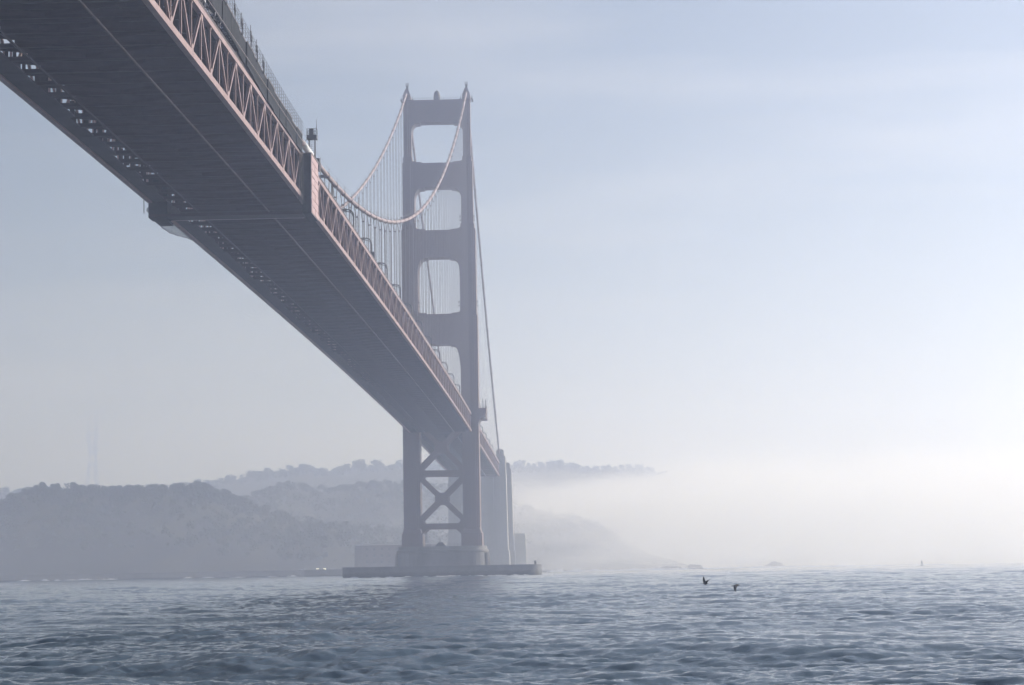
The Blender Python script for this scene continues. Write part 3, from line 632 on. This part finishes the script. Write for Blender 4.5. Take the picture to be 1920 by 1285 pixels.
class Ridge:
    def __init__(s, pts, front, back, tree, base=-6, pw=1.25, seed=0, shelf=0):
        s.p = np.array(pts, float); s.front, s.back, s.tree, s.base, s.pw, s.seed, s.shelf = front, back, tree, base, pw, seed, shelf
    def crest(s, x):
        y = np.interp(x, s.p[:, 0], s.p[:, 1]); w = 9
        z = np.mean([np.interp(x+d, s.p[:, 0], s.p[:, 2]) for d in (-w, 0, w)])
        cut = min(s.tree, max(0, (z-8)*.5)); return y, z-cut
    def height(s, x, y):
        yc, zc = s.crest(x); d = y-yc
        k = (-d/s.front) if d < 0 else (d/s.back); k = min(max(k, 0), 1)
        prof = 1-k**s.pw if d < 0 else 1-k
        z = s.base+(zc-s.base)*prof
        am = min(1, max(0, (1-prof)*3))*min(1, max(0, prof*5))*min(zc, 60)*.30
        z += am*(fbm(x/90., y/70., s.seed)*1.0+fbm(x/24., y/20., s.seed+9, 3)*.35)
        if s.shelf and d < 0: z = max(z, min(s.shelf, z+8)) if k < .97 else z
        return z
    def build(s, name, label, nx=150, ny=46):
        xs = np.linspace(s.p[0, 0], s.p[-1, 0], nx); v = []; f = []
        for j in range(ny):
            q = j/(ny-1)
            for x in xs:
                yc, _ = s.crest(x); y = yc-s.front+q*(s.front+s.back); v.append((x, y, s.height(x, y)))
        for j in range(ny-1):
            for i in range(nx-1): f.append((j*nx+i, j*nx+i+1, (j+1)*nx+i+1, (j+1)*nx+i))
        me = bpy.data.meshes.new(name); me.from_pydata(v, [], f); me.materials.append(M['ground']); me.polygons.foreach_set('use_smooth', [True]*len(f))
        o = add(name, me); tag(o, label, kind='structure'); return o
HA, HB, HC = Ridge(RA, 185, 240, 7.5, -5, 2.2, 3), Ridge(RB, 330, 420, 7, -5, 1.5, 21), Ridge(RC, 700, 900, 9, -6, 1.3, 44)
HA.build('hill', 'dark wooded bluff above the left shore'); HB.build('hill', 'paler coastal hill sloping to the sea behind the tower', 160, 60); HC.build('hill', 'faint far ridge along the skyline', 140, 40)
MB().quadring([[(-760, 1222, z0), (-120, 1222, z0), (-112, 1046, z0), (27, 1046, z0), (30, 1190, z0), (30, 1500, z0), (-760, 1500, z0)] for z0 in (-8, 4.4)]).build('shore', M['rock'], None)['kind'] = 'structure'

# ------------------------------------------------------------------ trees
def crown_arrays(seed, w, h, nleaf, leaf):
    r = np.random.default_rng(seed); V = []; F = []
    lobes = [(r.uniform(-.3, .3)*w, r.uniform(-.3, .3)*w, h*(.34+.5*r.random()), w*r.uniform(.2, .34), h*r.uniform(.12, .2)) for _ in range(9)]
    lobes.append((0, 0, h*.62, w*.33, h*.25))
    for i in range(nleaf):
        lx, ly, lz, lr, lh = lobes[i % len(lobes)]
        d = r.normal(size=3); d /= np.linalg.norm(d); k = r.uniform(.55, 1.06)
        c = np.array([lx+d[0]*lr*k, ly+d[1]*lr*k, lz+d[2]*lh*k])
        a = r.normal(size=3); a /= np.linalg.norm(a); b = np.cross(a, r.normal(size=3)); b /= np.linalg.norm(b)
        s1, s2 = leaf*r.uniform(.5, 1.1), leaf*r.uniform(.35, .8); n = len(V)
        V += [c-a*s1, c+b*s2*.8, c+a*s1, c-b*s2]; F.append((n, n+1, n+2, n+3))
    return np.array(V), F
def trunk_mb(h, w):
    b = MB(); b.tube([(0, 0, -2), (.1, 0, h*.25), (-.15, .1, h*.5), (.1, 0, h*.78)], [.5, .42, .3, .1], 7)
    for a in (0, 1.9, 3.7, 5.1): b.tube([(0, 0, h*(.3+.05*a)), (math.cos(a)*w*.17, math.sin(a)*w*.17, h*(.42+.05*a)), (math.cos(a)*w*.3, math.sin(a)*w*.3, h*(.5+.05*a))], [.22, .15, .05], 5)
    return b
VAR = []
for i, (w, h) in enumerate(((13, 13), (10, 14.5), (15, 12), (9, 12))):
    V, F = crown_arrays(100+i, w, h, 620, 1.05)
    me = bpy.data.meshes.new('crown'); me.from_pydata(V.tolist(), [], F); me.materials.append(M['foliage'])
    VAR.append((me, trunk_mb(h, w).mesh('trunk', M['bark'])))
def plant_tree(x, y, z, s, i, label, group):
    t = empty('evergreen_tree', (x, y, z), label, 'tree', group); t.rotation_euler = (0, 0, random.uniform(0, 6.28)); t.scale = (s, s, s*random.uniform(.9, 1.12))
    add('crown', VAR[i][0], t); add('trunk', VAR[i][1], t)
for i in range(78):
    x = -470+i*3.85+random.uniform(-2, 2); yc, zc = HA.crest(x)
    if zc < 36: continue
    y = yc+random.uniform(-9, 6); plant_tree(x, y, HA.height(x, y)-1.4, random.uniform(.5, .82), random.randrange(4), 'dark rounded evergreen tree on the crest of the left bluff', 'skyline trees on the left bluff')
for i in range(44):
    x = -300+i*5.6+random.uniform(-3, 3); yc, zc = HB.crest(x); y = yc+random.uniform(-8, 8)
    plant_tree(x, y, HB.height(x, y)-1.2, random.uniform(.42, .78), random.randrange(4), 'pale hazy evergreen tree on the middle ridge left of the tower', 'skyline trees on the middle ridge')
def wood(name, ridge, n, x0, x1, k0, k1, leaf, nleaf, scale, label, mask=None, zmin=14):
    base = [crown_arrays(300+j, 11, 12, nleaf, leaf) for j in range(4)]; Vs = []; Fs = []; off = 0; c = 0; tries = 0
    while c < n and tries < n*8:
        tries += 1
        x = random.uniform(x0, x1); yc, zc = ridge.crest(x); y = yc-ridge.front*random.uniform(k0, k1); z = ridge.height(x, y)
        if z < zmin or (mask and fbm(x/60., y/60., 77) < mask): continue
        V, F = base[c % 4]; a = random.uniform(0, 6.28); s = random.choice((.6, .75, .9, 1.0, 1.35))*random.uniform(.85, 1.1)*scale
        ca, sa = math.cos(a)*s, math.sin(a)*s
        W = np.stack([V[:, 0]*ca-V[:, 1]*sa+x, V[:, 0]*sa+V[:, 1]*ca+y, V[:, 2]*s+z-2.2], 1)
        Vs.append(W); Fs.append(np.array(F)+off); off += len(W); c += 1
    V = np.concatenate(Vs); F = np.concatenate(Fs); me = bpy.data.meshes.new(name)
    me.from_pydata(V.tolist(), [], F.tolist()); me.materials.append(M['foliage']); tag(add(name, me), label, 'woodland', kind='stuff')
wood('woodland', HA, 2300, -640, -30, -.03, .85, 1.7, 60, .56, 'dark mass of woodland covering the left bluff', -.3, 9)
wood('woodland', HB, 1700, -430, 95, -.03, .8, 1.8, 50, .52, 'pale hazy woodland on the middle ridge', -.3)
wood('woodland', HC, 900, -950, 230, -.02, .16, 2.0, 70, .75, 'faint woodland along the far ridge skyline', None, 40)

# ------------------------------------------------------------------ far broadcast tower
def broadcast_tower():
    X, Y, Z = -1410, 6500, 250
    t = empty('broadcast_tower', (X, Y, Z-45), 'very faint three-legged broadcast tower on the far left skyline', 'tower'); D = lambda z: z-Z+45
    legs = [(math.cos(a), math.sin(a)) for a in (R(200), R(320), R(80))]
    prof = [(205, 24), (262, 19), (338, 12.5), (372, 10.5), (405, 13), (428, 17.5)]
    for c, s in legs:
        MB().tube([(c*r_, s*r_, D(z)) for z, r_ in prof], 6, 6).build('leg', M['dark_steel'], t)
        MB().tube([(c*16, s*16, D(428)), (c*16, s*16, D(505))], [3.4, 2.2], 6).build('mast', M['dark_steel'], t)
    for z, r_ in ((338, 12.5), (372, 10.5), (390, 11.7), (428, 17.5)):
        for i in range(3):
            a, b_ = legs[i], legs[(i+1) % 3]; MB().beam((a[0]*r_, a[1]*r_, D(z)), (b_[0]*r_, b_[1]*r_, D(z)), 6.0, 9.0).build('cross_truss', M['dark_steel'], t)
broadcast_tower()
RD = [(-3200, 6600, 60), (-2300, 6600, 180), (-1700, 6600, 230), (-1400, 6600, 245), (-1000, 6600, 230), (-300, 6600, 180), (600, 6600, 60), (900, 6600, -10)]
Ridge(RD, 900, 900, 0, -6, 1.4, 61).build('hill', 'distant hill hidden in haze under the broadcast tower', 60, 20)

# ------------------------------------------------------------------ rocks, cars, buoy, birds
def rock(x, y, sx, sy, sz, seed, label):
    bm = bmesh.new(); bmesh.ops.create_icosphere(bm, subdivisions=4, radius=1); r = random.Random(seed)
    for v in bm.verts:
        p = v.co.copy(); k = 1+.75*fbm(p.x*1.7+seed, p.y*1.7+p.z*1.3, seed)+.35*fbm(p.x*5+seed, p.z*5+p.y*4, seed+5)
        v.co = Vector((p.x*sx*k, p.y*sy*k, p.z*sz*k-.2*sz))
    me = bpy.data.meshes.new('sea_rock'); bm.to_mesh(me); bm.free(); me.materials.append(M['rock'])
    tag(add('sea_rock', me, None, (x, y, 0)), label, 'rock', 'rocks in the surf')
rock(150, 1420, 6.2, 5, 5.0, 4, 'largest rounded sea rock standing in the surf off the right point')
rock(129, 1345, 9.5, 6, 3.2, 5, 'low ragged reef rock just left of the largest sea rock')
rock(117, 1360, 6, 5, 2.0, 8, 'small flat reef rock at the left end of the reef')
rock(49.5, 1240, 2.2, 2, 1.9, 9, 'small dark rock in foam just right of the fender wall')
rock(236, 1700, 9, 7, 6.5, 12, 'faint hazy rock far along the right shoreline')
def car(x, y, rz, label, lit):
    t = empty('parked_car', (x, y, 4.42), label, 'car', 'cars on the shore road'); t.rotation_euler = (0, 0, rz)
    prof = [(-2.1, .35), (2.1, .35), (2.15, .75), (1.2, .95), (-2.0, 1.0), (-2.15, .7)]
    MB().quadring([[(s, y_, z_) for y_, z_ in prof] for s in (-.88, .88)]).build('body', M['car_paint'], t)
    cab = [(-1.7, 1.0), (1.0, .95), (.35, 1.48), (-1.3, 1.5)]
    MB().quadring([[(s*.95, y_, z_) if k < 2 else (s*.8, y_, z_) for k, (y_, z_) in enumerate(cab)] for s in (-.85, .85)]).build('cabin', M['glass'], t)
    for a in (-.82, .82):
        for c in (-1.3, 1.35): MB().tube([(a-.1, c, .33), (a+.1, c, .33)], .33, 14).build('wheel', M['rubber'], t)
    for a in (-.6, .6): MB().box(a-.17, a+.17, 2.1, 2.2, .58, .78).build('headlight_glint', M['sun_glint'] if lit else M['white'], t)  # on lit cars these boxes glow in place of windscreen sun glints
car(-124.5, 1226, math.pi, 'car with added glowing sun glints on the shore road left of the fender', True)
car(-119.6, 1226.6, math.pi+.12, 'second car with added glowing sun glints on the shore road, nearer the fender', True)
car(-136, 1227, math.pi/2, 'unlit car parked farther left on the shore road', False)
t = empty('channel_buoy', (289, 1156, 0), 'dark upright channel buoy far out on the right', 'buoy')
MB().lathe([(.6, -1.2), (1.15, -.2), (1.15, .5), (.9, .8)], 16).build('float', M['buoy'], t, True)
b = MB()
for a in range(4):
    c, s = math.cos(a*math.pi/2+.4), math.sin(a*math.pi/2+.4); b.tube([(c*.85, s*.85, .7), (c*.35, s*.35, 3.2)], .09, 5)
for z, r_ in ((1.5, .7), (2.4, .52)): b.lathe([(r_, z), (r_, z+.12)], 8)
b.build('cage', M['buoy'], t); MB().lathe([(.48, 1.9), (.52, 2.0), (.5, 3.3), (.22, 3.5), (.2, 4.1), (.08, 4.3)], 10).build('topmark', M['buoy'], t, True)
def bird(name, loc, rz, wings, size, material, label, cat, group):
    # body along -X is forward; one mesh: lofted body with tail, neck and bill, wings swept from it
    prof = [(-.62, .008, .02), (-.5, .02, .025), (-.44, .032, .03), (-.36, .03, .01), (-.24, .035, 0), (-.14, .075, -.02), (0, .1, -.03), (.14, .085, -.02), (.26, .05, 0), (.36, .045, .01), (.46, .05, .015)]
    b = MB(); rings = []
    for x, r_, z in prof:
        fl = 1 if x < .3 else .35
        rings.append([(x, r_*math.cos(a), z+r_*fl*math.sin(a)) for a in [2*math.pi*k/10 for k in range(10)]])
    b.quadring(rings)
    for s, (el1, el2, sweep) in zip((-1, 1), wings):
        p0 = Vector((-.02, s*.05, .03)); d1 = Vector((0, s*math.cos(el1), math.sin(el1))); p1 = p0+d1*.32
        d2 = Vector((0, s*math.cos(el2), math.sin(el2))); p2 = p1+d2*.22+Vector((sweep*.5, 0, 0)); p3 = p2+d2*.2+Vector((sweep, 0, 0))
        rings = []
        for p, ch, th in ((p0, .34, .05), (p1, .31, .03), (p2, .23, .02), (p3, .07, .01)):
            nrm = Vector((0, -math.sin(el1), math.cos(el1)*s))*s
            rings.append([p+Vector((-ch*.45, 0, 0)), p+nrm*th, p+Vector((ch*.55, 0, 0)), p-nrm*th])
        b.quadring(rings)
    me = b.mesh('bird_body', material, True); o = add(name, me, None, loc); o.rotation_euler = (0, 0, rz); o.scale = (size,)*3
    return tag(o, label, cat, group)
bird('cormorant', (74.0, -200.3, 1.42), R(-38), ((R(58), R(72), .05), (R(44), R(26), .12)), .86, M['feather'], 'dark cormorant flying low with wings raised, left of its companion', 'bird', 'seabirds over the water')
bird('cormorant', (76.6, -200.5, 1.22), R(-24), ((R(-48), R(-74), .06), (R(16), R(-12), .1)), .86, M['feather'], 'dark cormorant flying low with its wing on the downstroke', 'bird', 'seabirds over the water')
for (p, lab) in (((94.5, 47.6, 37), 'tiny gull high over the fog bank, topmost of the gulls'), ((123, 45.8, 15.7), 'tiny gull over the fog bank, rightmost of the gulls'), ((113.6, 46.7, 22.6), 'tiny gull over the fog bank between two other gulls'), ((79.9, 49.3, 21.2), 'tiny gull against the far ridge end, leftmost of the gulls')):
    bird('gull', p, R(random.uniform(-40, 40)), ((R(20), R(-5), .08), (R(20), R(-5), .08)), .55, M['gull'], lab, 'bird', 'gulls over the sea')

# ------------------------------------------------------------------ sea
def ocean_tile(N, L, lo, hi, rms, wind, spread, seed, power):
    r = np.random.default_rng(seed); k1 = np.fft.fftfreq(N, L/N)*2*np.pi; kx, ky = np.meshgrid(k1, k1)
    k = np.hypot(kx, ky); k[0, 0] = 1e9; th = np.arctan2(ky, kx)-wind
    kl, kh = 2*np.pi/hi, 2*np.pi/lo
    S = k**(-power)*np.exp(-(kl/k)**4*1.2)*np.exp(-(k/kh)**2)*(np.cos(th)**2)**spread
    a = np.sqrt(S)*(r.normal(size=(N, N))+1j*r.normal(size=(N, N)))
    h = np.real(np.fft.ifft2(a)); h *= rms/h.std()
    fh = np.fft.fft2(h); dx = np.real(np.fft.ifft2(-1j*kx/k*fh)); dy = np.real(np.fft.ifft2(-1j*ky/k*fh))
    return h, dx, dy, L
def sample(tile, x, y):
    h, dx, dy, L = tile; N = h.shape[0]; u = (x/L*N) % N; v = (y/L*N) % N
    i0 = np.floor(u).astype(int) % N; j0 = np.floor(v).astype(int) % N; i1 = (i0+1) % N; j1 = (j0+1) % N; fu = u-np.floor(u); fv = v-np.floor(v)
    g = lambda A: (A[j0, i0]*(1-fu)+A[j0, i1]*fu)*(1-fv)+(A[j1, i0]*(1-fu)+A[j1, i1]*fu)*fv
    return g(h), g(dx), g(dy)
SWELL, CHOP, FINE = .15, .041, .0135
def sea():
    t1 = ocean_tile(512, 613., 5, 42, SWELL, R(70), 1.2, 1, 3.6)
    t2 = ocean_tile(512, 149., .7, 3.6, CHOP, R(124), .9, 2, 3.4)
    t3 = ocean_tile(512, 37., .25, 1.4, FINE, R(53), .6, 3, 3.2)
    na = 690
    fine_a = np.linspace(-.30, .30, na); coarse = np.linspace(.30, 2*math.pi-.30, 90)[1:-1]
    ang = np.concatenate([fine_a, coarse]); na = len(ang)
    rad = np.concatenate([[.5, 8, 20], np.geomspace(34, 52, 40), np.geomspace(52, 160, 500)[1:], np.geomspace(160, 1000, 660)[1:], np.geomspace(1000, 2600, 150)[1:], np.geomspace(2600, 9000, 30)[1:]]); nr = len(rad)
    A, Rr = np.meshgrid(ang+YAW, rad)
    X = CAM.x+Rr*np.sin(A); Y = CAM.y+Rr*np.cos(A)
    X = np.clip(X, -5600, 8800); Y = np.clip(Y, -1800, 9000)
    c, s = math.cos(.6), math.sin(.6)
    h1, dx1, dy1 = sample(t1, X, Y); h2, dx2, dy2 = sample(t2, X*c-Y*s, X*s+Y*c); h3, dx3, dy3 = sample(t3, X*.8+Y*.6, -X*.6+Y*.8)
    fade = np.clip(1-(Rr-1500)/1100, 0, 1); f3 = np.clip(1-(Rr-400)/1400, 0, 1); inside = np.clip(Rr/30, 0, 1)
    gust = .68+.6*np.clip(sample(ocean_tile(256, 900., 14, 220, 1, 0, 0, 9, 2.6), X, Y)[0]*.45+.5, 0, 1)
    Z = (h1*fade+h2*fade*gust+h3*f3*gust)*inside
    dX = (dx1*1.2*fade+(dx2*c+dy2*s)*1.25*fade*gust); dY = (dy1*1.2*fade+(-dx2*s+dy2*c)*1.25*fade*gust)
    V = np.stack([X+dX*inside, Y+dY*inside, Z], -1).reshape(-1, 3)
    i = np.arange(nr-1)[:, None]*na; j = np.arange(na)[None, :]; j2 = (j+1) % na
    F = np.stack([i+j, i+na+j, i+na+j2, i+j2], -1).reshape(-1, 4)[:, ::-1]
    me = bpy.data.meshes.new('sea'); me.vertices.add(len(V)); me.vertices.foreach_set('co', V.ravel())
    me.loops.add(F.size); me.loops.foreach_set('vertex_index', F.ravel().astype(np.int32)); me.polygons.add(len(F))
    me.polygons.foreach_set('loop_start', np.arange(0, F.size, 4, dtype=np.int32)); me.polygons.foreach_set('use_smooth', np.ones(len(F), bool))
    me.update(calc_edges=True); me.validate(); me.materials.append(M['water'])
    o = add('sea', me); tag(o, 'choppy blue grey sea', kind='structure')
sea()
def surf():
    V = []; F = []; r = random.Random(5)
    def streak(x, y, ln, w, h):
        n = 14; b0 = len(V)
        for i in range(n+1):
            s = i/n; e = math.sin(math.pi*s)**.6; hh = h*e*(.5+r.random()); ww = w*e+.05
            yy = y+r.uniform(-.4, .4)
            V.extend([(x+ln*(s-.5), yy-ww, -.1), (x+ln*(s-.5), yy-ww*.3, hh), (x+ln*(s-.5), yy+ww*.4, hh*.8), (x+ln*(s-.5), yy+ww, -.1)])
        for i in range(n):
            for j in range(3): F.append((b0+i*4+j, b0+i*4+4+j, b0+i*4+5+j, b0+i*4+1+j))
    for i in range(150):
        x = r.uniform(46, 420)
        y = np.interp(x, [46, 130, 200, 420], [1190, 1330, 1560, 1900])+r.uniform(-30, 60); streak(x, y, r.uniform(6, 26), r.uniform(1.5, 5), r.uniform(.5, 1.7))
    for i in range(46):
        x = -410+i*6.5+r.uniform(-4, 4)
        if r.random() < .5: streak(x, 1216+r.uniform(-8, 2), r.uniform(5, 18), r.uniform(1, 3), r.uniform(.3, .9))
    for i in range(26): streak(r.uniform(-46, 52), YT-31-r.uniform(0, 4), r.uniform(3, 9), .8, .35)
    me = bpy.data.meshes.new('surf'); me.from_pydata(V, [], F); me.materials.append(M['foam']); me.polygons.foreach_set('use_smooth', [True]*len(F))
    tag(add('surf', me), 'white surf breaking along the shore and the fender', 'surf', kind='stuff')
surf()

# ------------------------------------------------------------------ haze and fog bank
def vol(name, x0, x1, y0, y1, z0, z1):
    o = MB().box(x0, x1, y0, y1, z0, z1).build(name, None) if False else None
    b = MB().box(x0, x1, y0, y1, z0, z1); me = bpy.data.meshes.new(name); me.from_pydata(b.v, [], b.f)
    bm = bmesh.new(); bm.from_mesh(me); bmesh.ops.recalc_face_normals(bm, faces=bm.faces); bm.to_mesh(me); bm.free()
    m = bpy.data.materials.new(name+'_air'); m.use_nodes = True; m.node_tree.nodes.clear(); me.materials.append(m)
    o = add(name, me); return o, m.node_tree
o, t = vol('haze', -6000, 9200, -2200, 9400, -14, 520)
pv = t.nodes.new('ShaderNodeVolumePrincipled'); pv.inputs['Density'].default_value = HAZE_DENSITY; pv.inputs['Anisotropy'].default_value = HAZE_G
pv.inputs['Color'].default_value = (.68, .768, 1, 1); pv.inputs['Absorption Color'].default_value = (1, 1, 1, 1)
ot = t.nodes.new('ShaderNodeOutputMaterial'); t.links.new(pv.outputs[0], ot.inputs['Volume'])
tag(o, 'pale sea haze filling the air', 'haze', kind='stuff')

def fog_bank():
    o, t = vol('fog_bank', -750, 2400, 300, 2650, 1, 150); N = t.nodes.new; Lk = t.links.new
    co = N('ShaderNodeTexCoord'); se = N('ShaderNodeSeparateXYZ'); Lk(co.outputs['Object'], se.inputs[0])
    ma = N('ShaderNodeMapping'); ma.inputs['Scale'].default_value = (.007, .005, .024); Lk(co.outputs['Object'], ma.inputs['Vector'])
    nz = N('ShaderNodeTexNoise'); nz.inputs['Scale'].default_value = 1; nz.inputs['Detail'].default_value = 5; Lk(ma.outputs[0], nz.inputs['Vector'])
    def rng_(sock, a, b, c, d):
        m = N('ShaderNodeMapRange'); m.interpolation_type = 'SMOOTHSTEP'; m.inputs['From Min'].default_value = a; m.inputs['From Max'].default_value = b
        m.inputs['To Min'].default_value = c; m.inputs['To Max'].default_value = d; Lk(sock, m.inputs['Value']); return m.outputs[0]
    def mul(a, b):
        m = N('ShaderNodeMath'); m.operation = 'MULTIPLY'
        for i, q in enumerate((a, b)):
            if hasattr(q, 'is_linked'): Lk(q, m.inputs[i])
            else: m.inputs[i].default_value = q
        return m.outputs[0]
    edge = rng_(se.outputs['X'], -65, 140, 0, 1); low = rng_(se.outputs['Z'], 0, 50, .5, 1); top = rng_(se.outputs['Z'], 48, 102, 1, 0); nn = rng_(nz.outputs['Fac'], .40, .60, .05, 1)
    d = mul(mul(mul(edge, low), mul(top, nn)), mul(rng_(se.outputs['Y'], 1150, 1500, 0, 1), FOG_DENSITY))
    mist = mul(mul(mul(rng_(se.outputs['Z'], 2, 84, 1, 0), rng_(se.outputs['Y'], 300, 700, 0, 1)), rng_(nz.outputs['Fac'], .3, .65, .5, 1)), MIST_DENSITY)
    ad = N('ShaderNodeMath'); Lk(d, ad.inputs[0]); Lk(mist, ad.inputs[1]); d = ad.outputs[0]
    pv = N('ShaderNodeVolumePrincipled'); pv.inputs['Color'].default_value = (.97, .97, .98, 1); pv.inputs['Anisotropy'].default_value = .5; pv.inputs['Absorption Color'].default_value = (1, 1, 1, 1)
    Lk(d, pv.inputs['Density']); ot = N('ShaderNodeOutputMaterial'); Lk(pv.outputs[0], ot.inputs['Volume'])
    tag(o, 'white fog bank rolling in over the right shore', 'fog', kind='stuff')
FOG_DENSITY, MIST_DENSITY = 0.021, 0.00038
fog_bank()
